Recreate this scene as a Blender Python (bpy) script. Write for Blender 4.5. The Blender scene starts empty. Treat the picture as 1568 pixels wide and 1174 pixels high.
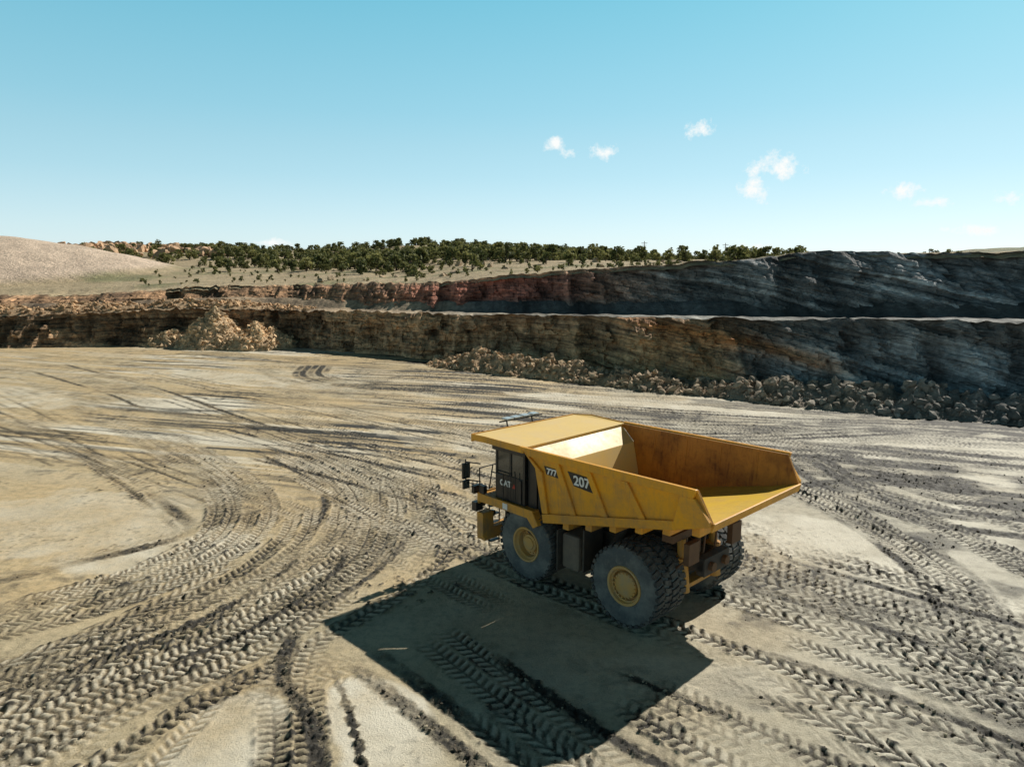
import bpy, bmesh, math, random
import numpy as np
from mathutils import Vector, Matrix
random.seed(7); rng=np.random.default_rng(7)
SC=bpy.context.scene
COL=SC.collection
# ------------------------------------------------------------------ noise
def vn(x,y,seed=0):
    x=np.asarray(x,dtype=np.float64); y=np.asarray(y,dtype=np.float64)
    xi=np.floor(x); yi=np.floor(y); fx=(x-xi).astype(np.float32); fy=(y-yi).astype(np.float32)
    xi=xi.astype(np.int64).astype(np.uint32); yi=yi.astype(np.int64).astype(np.uint32)
    def hsh(a,b):
        n=a*np.uint32(374761393)+b*np.uint32(668265263)+np.uint32((seed*1013904223+12345)&0xffffffff)
        n=(n^(n>>np.uint32(13)))*np.uint32(1274126177)
        n=n^(n>>np.uint32(16))
        n=n*np.uint32(2246822519); n=n^(n>>np.uint32(15))
        return n.astype(np.float32)/np.float32(4294967295.0)
    fx=fx*fx*(3-2*fx); fy=fy*fy*(3-2*fy); o=np.uint32(1)
    a=hsh(xi,yi); b=hsh(xi+o,yi); c=hsh(xi,yi+o); d=hsh(xi+o,yi+o)
    return (a+(b-a)*fx)*(1-fy)+(c+(d-c)*fx)*fy
def fbm(x,y,seed=0,oct=4,gain=.5):
    s=0; a=1; t=0
    ca,sa=math.cos(.7),math.sin(.7)
    for i in range(oct):
        s=s+a*vn(x,y,seed+i*17); t+=a; a*=gain
        x,y=(x*ca-y*sa)*2.03+3.1,(x*sa+y*ca)*2.03+7.7
    return s/t*2-1
def cell(x,y,seed):
    return vn(np.floor(x),np.floor(y),seed)
def sst(a,b,x):
    t=np.clip((x-a)/(b-a),0,1); return t*t*(3-2*t)
# ------------------------------------------------------------------ materials
def newmat(name):
    m=bpy.data.materials.new(name); m.use_nodes=True
    nt=m.node_tree; b=nt.nodes['Principled BSDF']
    return m,nt,b
def N(nt,t,**kw):
    n=nt.nodes.new(t)
    for k,v in kw.items(): setattr(n,k,v)
    return n
def mixc(nt,fac,a,b,mode='MIX'):
    n=nt.nodes.new('ShaderNodeMix'); n.data_type='RGBA'; n.blend_type=mode
    for sock,v in ((n.inputs[0],fac),(n.inputs[6],a),(n.inputs[7],b)):
        if isinstance(v,bpy.types.NodeSocket): nt.links.new(v,sock)
        elif isinstance(v,(int,float)): sock.default_value=v
        else: sock.default_value=(v[0],v[1],v[2],1)
    return n.outputs[2]
def mth(nt,op,a,b=0.,c=None,clamp=False):
    n=nt.nodes.new('ShaderNodeMath'); n.operation=op; n.use_clamp=clamp
    for i,v in enumerate((a,b) if c is None else (a,b,c)):
        if isinstance(v,bpy.types.NodeSocket): nt.links.new(v,n.inputs[i])
        else: n.inputs[i].default_value=v
    return n.outputs[0]
def noise(nt,vec,scale,detail=4,rough=.55):
    n=N(nt,'ShaderNodeTexNoise'); n.inputs['Scale'].default_value=scale
    n.inputs['Detail'].default_value=detail; n.inputs['Roughness'].default_value=rough
    if vec is not None: nt.links.new(vec,n.inputs['Vector'])
    return n.outputs['Fac']
def mrange(nt,v,a,b,c=0.,d=1.):
    n=N(nt,'ShaderNodeMapRange'); nt.links.new(v,n.inputs[0])
    for i,x in enumerate((a,b,c,d)): n.inputs[i+1].default_value=x
    return n.outputs[0]
def bump(nt,b,h,strength,dist):
    n=N(nt,'ShaderNodeBump'); n.inputs['Strength'].default_value=strength; n.inputs['Distance'].default_value=dist
    nt.links.new(h,n.inputs['Height']); nt.links.new(n.outputs[0],b.inputs['Normal'])
def simple(name,col,rough=.6,metal=0.,dirt=(.2,.15,.1),damt=.35,dscale=2.5,low=None,streak=0.):
    m,nt,b=newmat(name)
    tc=N(nt,'ShaderNodeTexCoord').outputs['Object']
    f=mrange(nt,noise(nt,tc,dscale,5,.65),.42,.75)
    f=mth(nt,'MULTIPLY',f,damt,clamp=True)
    f2=mrange(nt,noise(nt,tc,dscale*9,3,.6),.5,.8); f=mth(nt,'ADD',f,mth(nt,'MULTIPLY',f2,damt*.35),clamp=True)
    sx=N(nt,'ShaderNodeSeparateXYZ'); nt.links.new(tc,sx.inputs[0])
    if streak:
        cb=N(nt,'ShaderNodeCombineXYZ'); nt.links.new(mth(nt,'MULTIPLY',sx.outputs[0],7.),cb.inputs[0]); nt.links.new(mth(nt,'MULTIPLY',sx.outputs[1],7.),cb.inputs[1]); nt.links.new(mth(nt,'MULTIPLY',sx.outputs[2],.6),cb.inputs[2])
        f3=mrange(nt,noise(nt,cb.outputs[0],1.,3,.6),.52,.75); f=mth(nt,'ADD',f,mth(nt,'MULTIPLY',f3,streak),clamp=True)
    if low:
        lz=mrange(nt,sx.outputs[2],low[0],low[1],low[2],0.)
        f=mth(nt,'ADD',f,lz,clamp=True)
    c=mixc(nt,f,col,dirt)
    nt.links.new(c,b.inputs['Base Color'])
    b.inputs['Roughness'].default_value=rough; b.inputs['Metallic'].default_value=metal
    r=mrange(nt,f,0,1,rough,min(1,rough+.3)); nt.links.new(r,b.inputs['Roughness'])
    return m
def mesh_np(name,V,F,mat=None,smooth=False,attrs=None,parent=None):
    me=bpy.data.meshes.new(name)
    V=np.asarray(V,dtype=np.float32).reshape(-1,3); F=np.asarray(F,dtype=np.int32)
    k=F.shape[1]; n=len(F)
    me.vertices.add(len(V)); me.vertices.foreach_set('co',V.ravel())
    me.loops.add(n*k); me.loops.foreach_set('vertex_index',F.ravel())
    me.polygons.add(n); me.polygons.foreach_set('loop_start',np.arange(0,n*k,k,dtype=np.int32))
    try: me.polygons.foreach_set('loop_total',np.full(n,k,dtype=np.int32))
    except Exception: pass
    me.polygons.foreach_set('use_smooth',np.full(n,smooth,dtype=bool))
    if attrs:
        for an,av in attrs.items():
            if av.ndim==1:
                a=me.attributes.new(an,'FLOAT','POINT'); a.data.foreach_set('value',av.astype(np.float32))
            else:
                c=np.ones((len(V),4),dtype=np.float32); c[:,:av.shape[1]]=av
                a=me.attributes.new(an,'FLOAT_COLOR','POINT'); a.data.foreach_set('color',c.ravel())
    me.update(calc_edges=True)
    o=bpy.data.objects.new(name,me); COL.objects.link(o)
    if mat: me.materials.append(mat)
    if parent: o.parent=parent
    return o
def grid_faces(r,c):
    i=np.arange(r-1)[:,None]*c+np.arange(c-1)[None,:]
    return np.stack([i,i+1,i+c+1,i+c],-1).reshape(-1,4)
# ------------------------------------------------------------------ truck placement
R0=Vector((5.39,22.9,0)); YAW=math.atan2(.721,-.693)
HD=(math.cos(YAW),math.sin(YAW)); LF=(-HD[1],HD[0])
# ------------------------------------------------------------------ pit floor
def axis_x():
    out=[]; d=0; st=.043
    while d<13: out.append(d); d+=st
    while d<92: out.append(d); d+=.043+(d-13)*.0065
    while d<4500: out.append(d); d*=1.35
    out=np.array(out)
    return np.concatenate([-out[:0:-1],out])+1.0
def axis_y():
    out=[]; y=12.
    while y<18: out.append(y); y+=.038
    while y<112: out.append(y); y+=.038+(y-18)*.0028
    while y<5000: out.append(y); y=y*1.3
    b=[-600,-300,-150,-70,-30,-10,0,5,8,9.5,10.5,11.3]
    return np.array(b+out)
xs=axis_x(); ys=axis_y()
X,Y=np.meshgrid(xs,ys)
X=X.astype(np.float32);Y=Y.astype(np.float32)
near=((np.abs(X)<130)&(Y<125)&(Y>5)).astype(np.float32)
B=.10*fbm(X/9,Y/9,1,3)*near
rg=sst(-.15,.35,fbm(X/3.5,Y/3.5,3,3))
H=B+near*((.010+.022*rg)*fbm(X/1.1,Y/1.1,5,4)+(.007+.022*rg)*fbm(X/.18,Y/.18,9,3))
GRY=sst(-4,14,X+5*fbm(X/7,Y/7,61,3))*sst(80,48,Y)*near
DK=.12*sst(-.1,.6,fbm(X/5,Y/5,21,4))+.4*rg*sst(.0,.5,fbm(X/.6,Y/.6,25,3))
DK+=GRY*.6*sst(.02,.32,fbm(X/3.4,Y/2.2,63,5))
PL=GRY*.75*sst(-.02,-.3,fbm(X/4.4,Y/2.6,67,4))
bend=2.5*fbm(X/30,Y/30,33,2)
ux,uy=.93,-.36
s_=X*ux+Y*uy; t_=-X*uy+Y*ux+bend
stk=fbm(s_/8,t_/.42,31,4)
patch=sst(-.25,.25,fbm(X/13,Y/9,36,3))
lr=.4+.6*sst(-30,-2,X)
amt=sst(28,48,Y)*near*(.3+.7*patch)
H+=amt*.05*stk; DK+=amt*1.5*lr*sst(.03,.25,stk)
stk2=fbm(s_/16+3,t_/1.1,37,3); DK+=amt*.6*lr*lr*sst(.1,.4,stk2); PL=np.maximum(PL,amt*.9*sst(-.0,-.3,stk2))
def pan(cx,cy,rx,ry,rot,amp=1.):
    global H,PL,DK
    i0,i1=np.searchsorted(xs,[cx-rx-ry-2,cx+rx+ry+2]); j0,j1=np.searchsorted(ys,[cy-rx-ry-2,cy+rx+ry+2])
    sl=(slice(j0,j1),slice(i0,i1)); x=X[sl]-cx; y=Y[sl]-cy
    c,s=math.cos(rot),math.sin(rot)
    d=np.sqrt(((x*c+y*s)/rx)**2+((-x*s+y*c)/ry)**2)+.28*fbm(X[sl]/1.3,Y[sl]/1.3,41,3)
    k=sst(1.08,.9,d)*amp
    H[sl]=H[sl]*(1-k)+(B[sl]+.008*fbm(X[sl]/.5,Y[sl]/.5,43,3))*k; DK[sl]*=(1-k*.85); PL[sl]=np.maximum(PL[sl],k*(.75+.9*fbm(X[sl]/1.5,Y[sl]/1.5,45,4)))
pan(-6.9,15.6,1.5,2.0,.1,.8); pan(-3.2,16.0,1.3,2.8,.45,.8); pan(-20,30.5,7,4.2,-.2,.4); pan(-13.5,27,3.4,1.9,.5,.6)
pan(29,44,9,2.6,-.25); pan(14.0,27.0,5.5,2.6,-1.0); pan(20.5,31,3,2,-.8,.9); pan(24,46,6,2,-.3,.9); pan(8,60,10,2,-.45,.9)
pan(-28,72,14,3,-.5,.6); pan(20,24,4,1.6,-.8,.9); pan(9.5,31.5,3,2,-.7,.8); pan(-4,46,7,2.5,-.6,.6); pan(31,38,5,2,-.5,.9)
pan(-44,62,10,3,-.6,.5); pan(17,55,9,1.6,-.4,.9)
def catmull(P,step=.3):
    P=[np.array(p,float) for p in P]; P=[2*P[0]-P[1]]+P+[2*P[-1]-P[-2]]
    out=[]
    for i in range(1,len(P)-2):
        L=np.linalg.norm(P[i+1]-P[i]); n=max(2,int(L/step))
        for k in range(n):
            t=k/n
            out.append(.5*((2*P[i])+(-P[i-1]+P[i+1])*t+(2*P[i-1]-5*P[i]+4*P[i+1]-P[i+2])*t*t+(-P[i-1]+3*P[i]-3*P[i+1]+P[i+2])*t**3))
    out.append(P[-2]); return np.array(out)
tid=[0]
def track(path,offs,w=.34,depth=.05,lug=.066,pitch=.31,fade=1.,kind='tread',dk=.85):
    tid[0]+=1; sd=tid[0]*7
    pitch=pitch*(.8+.45*((tid[0]*37)%10)/10)
    cc_=[.75,.45,.9,.2,.6][tid[0]%5]; half=[.5,.5,.0,.35,.5][(tid[0]*3)%5]
    if kind=='tread': w=w*(.85+.3*((tid[0]*53)%10)/10)
    P=catmull(path,.45)
    m=max(abs(o) for o in offs)+w+.45
    i0,i1=np.searchsorted(xs,[P[:,0].min()-m,P[:,0].max()+m]); j0,j1=np.searchsorted(ys,[P[:,1].min()-m,P[:,1].max()+m])
    xx=xs[i0:i1]; yy=ys[j0:j1]
    D=np.full((len(yy),len(xx)),1e9,np.float32); S=np.zeros_like(D); T=np.zeros_like(D)
    acc=0.
    for a,b in zip(P[:-1],P[1:]):
        d=b-a; L=np.hypot(*d); d=d/L
        p0,p1=np.searchsorted(xx,[min(a[0],b[0])-m,max(a[0],b[0])+m]); q0,q1=np.searchsorted(yy,[min(a[1],b[1])-m,max(a[1],b[1])+m])
        if p1<=p0 or q1<=q0: acc+=L; continue
        gx=xx[p0:p1][None,:]-a[0]; gy=yy[q0:q1][:,None]-a[1]
        s=gx*d[0]+gy*d[1]; t=-gx*d[1]+gy*d[0]
        sc=np.clip(s,0,L); dist=np.abs(t)+np.abs(s-sc)*3
        sl=(slice(q0,q1),slice(p0,p1)); u=dist<D[sl]
        D[sl]=np.where(u,dist,D[sl]); S[sl]=np.where(u,s+acc,S[sl]); T[sl]=np.where(u,t,T[sl]); acc+=L
    idx=np.nonzero(D<m)
    s=S[idx];t=T[idx]; gi=(idx[0]+j0,idx[1]+i0)
    h=H[gi]; b=B[gi]; dkv=DK[gi]; pl=PL[gi]
    px=X[gi];py=Y[gi]
    far=1-.62*sst(34,56,py)
    ends=sst(0,1.5,s)*sst(acc,acc-1.5,s)
    nz=fbm(px/.2,py/.2,sd+3,3); nzl=fbm(px/1.7,py/1.7,sd+4,2)
    loose=sst(.0,.35,fbm(px/2.6,py/2.6,sd+6,3))
    for n,o in enumerate(offs):
        tt=t-o+.05*(vn(s*.35,np.full_like(s,n+.5),sd)*2-1); a=np.abs(tt)
        wear=np.clip(-.15+1.55*vn(s*.13,np.full_like(s,n*3.3),sd+1)+.5*nzl,0,1)*fade*ends
        if kind=='tread':
            wear=wear*far
            k=sst(w*1.12,w*.9,a)*wear
            ph=s/pitch+cc_*a/w+half*(tt>0)+.06*nz
            bar=sst(-.45,.1,np.sin(2*math.pi*ph)+(.25+1.0*loose)*nz)
            bar=bar*sst(.02,.05,a)
            tgt=b-depth+lug*bar+(.010+.035*loose)*nz
            h=h*(1-k)+tgt*k
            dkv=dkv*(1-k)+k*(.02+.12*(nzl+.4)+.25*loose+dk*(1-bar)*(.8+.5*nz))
            be=np.exp(-((a-w-.07)/.07)**2)*np.clip(.25+nz*1.9+.7*nzl,0,1.6)*wear
            h=h+be*.055; dkv=np.maximum(dkv,be*1.2*dk); pl=pl*(1-k*.7)+.6*k*bar*(1-loose)
        elif kind=='rut':
            k=sst(w*1.3,w*.5,a+.14*nz)*wear
            cl=np.clip(fbm(px/.15,py/.15,sd+9,3)+.05,0,1)
            h=h*(1-k*.6)+(b-depth)*k*.6+cl*.18*k
            dkv=np.maximum(dkv,k*(.8+.6*nz+.25)); pl=pl*(1-k)
        elif kind=='line':
            k=sst(w,w*.3,a+.05*nz)*wear
            h=h-depth*k+np.exp(-((a-w)/.06)**2)*.04*wear*np.clip(.5+nz,0,1); dkv=np.maximum(dkv,k*.95)
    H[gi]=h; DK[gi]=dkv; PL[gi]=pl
DU=[-2.25,-1.42,1.42,2.25]
c4=[(-16,76.7),(-5,64.2),(3.5,56.5),(15.6,52.7),(34.7,47),(60,42)]
s5=[(-30,84),(6.9,64.2),(22.5,57.9),(38.8,52.7),(60,47)]
track(c4,DU,kind='tread'); track(s5,[-2.3,-1.4,1.4,2.3,-5,-4.2],fade=1)
track([(-70,88),(-30,70),(-5,52),(14,44),(40,38)],DU+[4.6,5.4],fade=.9)
track([(-47.4,81.8),(-23.6,57.9),(-8.8,41.5),(-2.7,33.5),(-.7,30.4),(3,26)],DU,fade=1)
track([(-34.5,81.8),(-18.2,64.2),(-7.8,50.5),(-1.7,40.2),(6,31)],DU,fade=.9)
track([(-27.6,81.8),(-19.8,70),(-11,64.2),(.85,56.5),(10.7,52.7),(30,48)],DU,fade=1)
track([(-23,83),(-21,74),(-15,68.5),(-6,66)],[-1.6,-.8,0,.8,1.6],w=.38,fade=1,kind='rut')
track([(10.7,50),(25.5,50.5),(38.4,49.6),(60,47)],DU,fade=1); track([(4,49),(14,46),(30,42.5),(50,38)],DU,fade=1)
track([(5,58),(18,53.5),(30,51.5),(42,50)],[-.9,0,.9],kind='rut',w=.3)
track([(-2,50),(8,47.5),(16,47),(28,49)],[-1.2,-.3,.7],kind='rut',w=.32)
track([(-12,60),(-2,55),(8,51.5),(20,50)],[-.8,0,1.2],kind='rut',w=.2)
track([(12.6,48.5),(18.3,41.5),(20,34),(21.2,28),(22,20)],[-2.2,-1.4,1.4,2.2],fade=1,dk=1)
track([(18.2,43),(18.2,36.2),(19.6,32.2),(23,30.4),(32,26)],[-.4,.4,-2,2],kind='rut',w=.42)
track([(13,45),(17,43),(24,41),(36,36)],[-.5,.5,-2.4,2.4],kind='rut',w=.5)
track([(7,40),(13,41.5),(19,40.5),(26,38)],[-.9,0,.9],kind='rut',w=.5)
track([(10,37.5),(15,39.5),(20,38.2),(25,35)],[-1.4,-.7,0,.9],kind='rut',w=.6)
track([(12,34.5),(17,37),(22,36),(30,33)],[-.6,.5],kind='rut',w=.5)
track([(9,43),(15,44),(22,47),(32,52)],DU,fade=.8,dk=.9)
track([(15.7,36.2),(18.4,31.2),(20,26.1),(21,18)],[-.42,.42],dk=1,fade=1)
track([(17.5,36.2),(20.6,31.2),(23,26.1),(25,20)],[-.42,.42],dk=1,fade=1)
track([(14,37),(15.6,32),(16.2,28.4),(15.9,24),(14.6,20.6),(12,17)],[-.42,.42],dk=1,fade=1)
track([(14,37),(15.6,32),(16.2,28.4),(15.9,24),(14.6,20.6)],[1.0,-1.0],kind='rut',w=.25)
for q in ([-50,60,-14,33],[-55,70,-20,38],[-38,75,4,40],[-45,55,-25,40],[-30,62,-6,39],[-24,50,-8,37]):
    track([(q[0],q[1]),((q[0]+q[2])/2-1,(q[1]+q[3])/2+1),(q[2],q[3])],[-1.3,-.5,.6,1.4],w=.14,kind='line',depth=.04,fade=.9)
a1=[(-59.6,81.8),(-43.3,67.9),(-28.9,52.7),(-19.7,43.0),(-14.5,36.8),(-12.0,32.6),(-11.2,28.4),(-12.1,25.2),(-14.0,22.5),(-17.5,19.6),(-24,15)]
a2=[(-55.0,81.8),(-35.0,64.2),(-21.6,50.5),(-13.6,43.0),(-9.0,37.4),(-7.0,32.6),(-7.0,27.4),(-8.7,23.0),(-11.2,19.3),(-14.5,15.6),(-18,12)]
track([(-12,24),(-9,20),(-8.3,17),(-9,13)],[-.4,.4],fade=.6,dk=.6)
track([(-6.0,38),(-4.7,31.2),(-3.8,28.1),(-4.5,24.9),(-6.9,21.0),(-9.4,17.5),(-11.2,14.2),(-13,11.5)],[-2.1,-1.3,-.42,.42,1.3],fade=1)
track(a1,[-.42,.42,-1.3,-2.0],fade=1,dk=.8,pitch=.29); track(a2,[-1.2,-.42,.42,1.5],fade=1,pitch=.29)
track(a2,[-1.9,2.4],kind='rut',w=.2,fade=.9)
track([(-10,33),(-9.2,28),(-10.5,23.5),(-13.5,19.2),(-18,15.2),(-24,12)],[-.42,.42,1.6,2.4],fade=1)
track([(-7,34),(-5.8,29.5),(-6.0,25.5),(-8.2,21),(-11.2,17),(-14,13.2)],[-.42,.42,1.3],fade=1)
track([(-12,27),(-13.5,23),(-16.5,19),(-22,15.5)],[-.42,.42,1.5],fade=.85)
track([(-49.6,67.9),(-31.4,52.7),(-22.1,43.0),(-15.7,36.2),(-13.0,31.2)],[-.4,.4,2],fade=.7)
lf=[(-26.6,43.0),(-19.4,35.6),(-15.3,31.2),(-13.9,29.2),(-14.9,27.7),(-16.8,26.1),(-18.7,24.4),(-24,21.5)]
track(lf,[0],w=.34,kind='rut',fade=1.25); track(lf,[-.65],w=.2,pitch=.4,fade=.9)
track([(-38.8,52.7),(-32.6,47.5),(-25.7,41.5),(-19,36)],[-.4,.4],fade=.6)
track([(-30,26),(-20,21.5),(-14,18.5),(-8.5,17.5),(-4,19)],[-.42,.42],fade=.6)
track([(-9.5,30),(-8.5,26),(-9.8,22),(-13,18),(-17,14)],[0,1.9],kind='rut',w=.18)
def along(p,off,l0,l1,offs,**k):
    px=p[0]-LF[0]*off; py=p[1]-LF[1]*off
    pts=[]
    for i in range(5):
        l=l0+(l1-l0)*i/4
        wob=.35*math.sin(i*1.7+off)
        pts.append((px-HD[0]*l+LF[0]*wob,py-HD[1]*l+LF[1]*wob))
    track(pts,offs,**k)
o=(R0.x,R0.y)
along(o,0,-14,20,DU,fade=1)
along(o,3.4,-16,22,[-.42,.42],fade=1)
along(o,-5.4,2,20,[-1.25,-.42,.42,1.25],fade=1,dk=.95,pitch=.36)
along(o,-3.6,3,20,[-.42,.42],fade=1,dk=.95,pitch=.36)
along(o,5.2,-18,20,[-.42,.42],fade=.9,w=.4)
along(o,-7.6,-4,18,[-.42,.42],fade=.95,dk=.95)
along(o,1.1,3.5,20,[-.42,.42],fade=.9,pitch=.36); along(o,7.4,-10,20,[-.42,.42,1.3],fade=.8)
along(o,-4.5,1,20,[0],kind='rut',w=.16); along(o,-6.8,-2,18,[0],kind='rut',w=.2); along(o,4.3,-16,20,[0],kind='rut',w=.18); along(o,6.2,-16,20,[0],kind='rut',w=.25)
track([(8.4,24.9),(10.5,23),(12.75,21),(14.9,19.15),(19,15.5)],[0],w=.42,kind='tread',lug=.09,depth=.03,pitch=.5,dk=1)
track([(8.0,24.1),(10.2,22.2),(12.4,20.2),(14.6,18.3),(19,14.5)],[0],w=.25,kind='rut')
track([(5.1,21),(7.9,19.15),(10.5,16.9),(12.2,15.3),(15,12.5)],[0],w=.22,kind='rut')
track([(-12.3,41.5),(-6,34),(-.9,28)],DU,fade=.9)
track([(-15,36),(-6,28),(0,22)],[-.42,.42],fade=.7); track([(-16,44),(-7,37.5),(0,32),(6,27)],[-2,0,2],kind='rut',w=.18)
track([(-20,50),(-9,42),(0,35.5),(8,31)],[-1,1],kind='rut',w=.2)
track([(-6.5,21),(-6.2,18.1),(-5.6,16.3),(-5.1,14.6),(-5,12)],[-.42,.42],fade=1,dk=.95)
track([(-6.9,21.5),(-6.5,18.5),(-5.1,16.3),(-4.5,14.6),(-4,12)],[0],w=.26,kind='rut')
track([(-6.5,21),(-4.7,17.8),(-3.4,14.6),(-2.6,12.5)],[0],w=.12,kind='rut')
track([(-5.1,19.5),(-2.8,16.9),(-.65,14.6),(1,12.8)],[.0,.8],w=.28,kind='rut')
track([(-1,17),(0.6,15),(2.5,13)],[-.42,.42],fade=.9)
cl=sst(.34,.52,fbm(X/.18,Y/.18,77,3))*sst(0,.45,fbm(X/4,Y/4,79,3)+.1)*near*(1-np.clip(PL,0,1))
H+=cl*.045; DK=np.maximum(DK,cl*.8)
DK=np.clip(DK,0,1); PL=np.clip(PL,0,1)
fx=(X-R0.x)*HD[0]+(Y-R0.y)*HD[1]; fy=(X-R0.x)*LF[0]+(Y-R0.y)*LF[1]
for (wx,wy,ww) in ((0,1.87,.85),(0,-1.87,.85),(4.56,2.07,.45),(4.56,-2.07,.45)):
    k=sst(1.0,.5,np.abs(fx-wx))*sst(ww+.25,ww,np.abs(fy-wy)); H=H*(1-k)+(-.02)*k
WRM=sst(-22,14,-X+(Y-40)*.5+8*fbm(X/14,Y/14,91,3))*near
WRM=np.clip(WRM*.8+.7*fbm(X/3.5,Y/3.5,95,4)*(1-.6*GRY),0,1)
m,nt,b=newmat('pit_floor_dirt')
at=N(nt,'ShaderNodeAttribute',attribute_name='g'); sp=N(nt,'ShaderNodeSeparateColor'); nt.links.new(at.outputs['Color'],sp.inputs[0])
gy_=at.outputs['Alpha']
pos=N(nt,'ShaderNodeNewGeometry').outputs['Position']
n1=noise(nt,pos,.35,3,.6); n2=noise(nt,pos,3.,4,.7); n3=noise(nt,pos,20.,4,.78)
c=mixc(nt,mrange(nt,n1,.35,.65),(.62,.53,.35),(.47,.395,.25))
c=mixc(nt,mth(nt,'MULTIPLY',gy_,.75),c,(.56,.53,.43))
c=mixc(nt,mth(nt,'MULTIPLY',sp.outputs[2],.8),c,(.68,.49,.245))
c=mixc(nt,mth(nt,'MULTIPLY',mrange(nt,n2,.45,.68),.48),c,(.22,.18,.115))
c=mixc(nt,mth(nt,'MULTIPLY',sp.outputs[1],.85,clamp=True),c,(.86,.80,.65))
dk=mth(nt,'ADD',sp.outputs[0],mth(nt,'MULTIPLY',mth(nt,'SUBTRACT',n3,.5),1.15),clamp=True)
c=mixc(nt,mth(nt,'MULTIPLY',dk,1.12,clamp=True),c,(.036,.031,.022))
nt.links.new(c,b.inputs['Base Color']); b.inputs['Roughness'].default_value=.75
bump(nt,b,mth(nt,'ADD',mth(nt,'MULTIPLY',n3,.9),mth(nt,'MULTIPLY',n2,.8)),.9,.04)
GM=m
V=np.stack([X,Y,H],-1).reshape(-1,3)
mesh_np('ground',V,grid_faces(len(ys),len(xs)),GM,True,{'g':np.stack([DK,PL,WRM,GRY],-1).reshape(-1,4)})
# ------------------------------------------------------------------ quarry walls
tx=[-260,-160,-71,-50,-37,-22,-7.5,17,40,75,110]; ty=[103,101,99.5,102,103,95,86,67.5,54,34,18]
def ytoe(x):
    return (np.interp(x-4,tx,ty)+np.interp(x,tx,ty)+np.interp(x+4,tx,ty))/3
def z1f(x): return np.interp(x,[-71,-46,-33,-12,5,16.5,23,39,75],[4.3,5.2,5.1,5.3,5.9,6.25,6.4,6.9,7.2])
def z2f(x): return np.interp(x,[-160,-71,-56,-46,-20,-10,-6.5,8,21.6,28.6,32.6,39,75],[6.5,6.8,7.8,8.3,8.9,9.1,9.7,11.0,11.9,12.5,12.9,12.7,13])
zrx=[-90,-71,-65,-55,-46,-33,-25,-17,-9.5,-4,1.3,8,11,17,21.6,28.6,32.6,36,39,60]
zrz=[22,22,20.5,20.5,19.5,17.8,17.5,19,21.0,20.5,18.6,16.2,14.6,13,12.2,12.3,14.5,18,20.5,22]
RX=np.linspace(-230,100,800); RR=RX/ytoe(RX)
def bw(x): return np.interp(x,[-34,-20,100],[9.,6.,6.])
LO=3.9
def upperoff(x): return np.interp(x,[-40,-5,10,25],[5.5,5,5,6])
def ytop(x): return ytoe(x)+LO+bw(x)+upperoff(x)
YR=350.
def hillz(x,y):
    x0=np.interp(x/np.maximum(y,1),RR,RX)
    z2=z2f(x0); zr=np.interp(x0,zrx,zrz); yt=ytop(x0)
    u=(y-yt)/(YR-yt)
    f=np.clip(u,0,1); f=f*f*(3-2*f)*.55+f*.45
    z=z2+(zr-z2)*f
    z=z-np.clip(y-YR,0,2000)*.03
    amp=sst(0,.12,u)
    z=z+amp*(2.6*fbm(x/55,y/55,101,4)*sst(0,.6,u)+.6*fbm(x/12,y/12,103,3))
    d=np.sqrt(((x+134)/54)**2+((y-168)/42)**2)
    mo=np.clip(1-d,0,1); mo=(1-(1-mo)**1.6)*10.2
    return z+mo, mo
cols=np.concatenate([np.arange(-230,-90,1.),np.arange(-90,62,.15),np.arange(62,100,.8)])
yt0=ytoe(cols)
def lip(x): return np.interp(x,[-20,0],[1,.62])*(.35*fbm(x/3,x*0+3.,317,4)+.25*fbm(x/.6,x*0+9.,319,2))
def stratq(x,z,y):
    return z+np.where(x>8,(x-8)*.16,0)+np.where(x>22,(x-22)*.14,0)+.35*fbm(x/9,z/3,55,3)
def wall(name,ya,za,yb,zb,rows,seed,rough,mat,tintf):
    v=np.linspace(0,1,rows)[:,None]
    x=np.broadcast_to(cols[None,:],(rows,len(cols))).copy()
    y=ya+(yb-ya)*v; z=za+(zb-za)*(v**.9)
    q=stratq(x,z,y)
    env=np.clip(np.sin(np.clip(v,0,1)*math.pi),0,1)**.35
    lay=q/.62+.25*fbm(x/2.5,z/1.,seed+30,2); L=np.floor(lay)
    r1=cell(lay*1.,x*0,seed)
    bl=x/1.5+L*.31+.8*fbm(x/1.6,z/1.6,seed+31,2)
    r2=cell(bl,L/2,seed+1); r3=cell(x/.5+L*3.3,lay*1.5,seed+2)
    prot=r1*.7+r2*1.2+r3*.4
    gul=np.abs(fbm(x/4.5,z/14,seed+5,4))*4.2
    butt=fbm(x/9,z/20,seed+6,2)*3.0
    y=y-(prot*1.-.9-gul+butt+1.1*fbm(x/1.1,z/1.1,seed+8,4))*rough*env
    y=y+1.8*fbm(x/18,x*0+seed,seed+11,3)*env
    z=z+rough*env*.15*(r3-.5)
    z=z+sst(.8,1,v)*lip(x)
    pt=fbm(x/3.5,z/2.2,seed+40,4)[...,None]
    tint=tintf(x,z,v+0*x,q)*(.7+.6*r2[...,None])*(.75+.5*r1[...,None])*(1+.7*pt)*(1-.5*np.clip(gul-.5,0,1)[...,None])
    tint=np.maximum(tint,.004); mxx=tint.max(-1,keepdims=True); tint=tint*np.minimum(1,.60/mxx)
    return mesh_np(name,np.stack([x,y,z],-1).reshape(-1,3),grid_faces(rows,len(cols)),mat,False,{'q':q.reshape(-1),'tint':tint.reshape(-1,3)})
def lerp3(x,xp,cols3):
    c=np.array(cols3); return np.stack([np.interp(x,xp,c[:,i]) for i in range(3)],-1)
WM=np.array([1.10,.96,.86])
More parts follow.
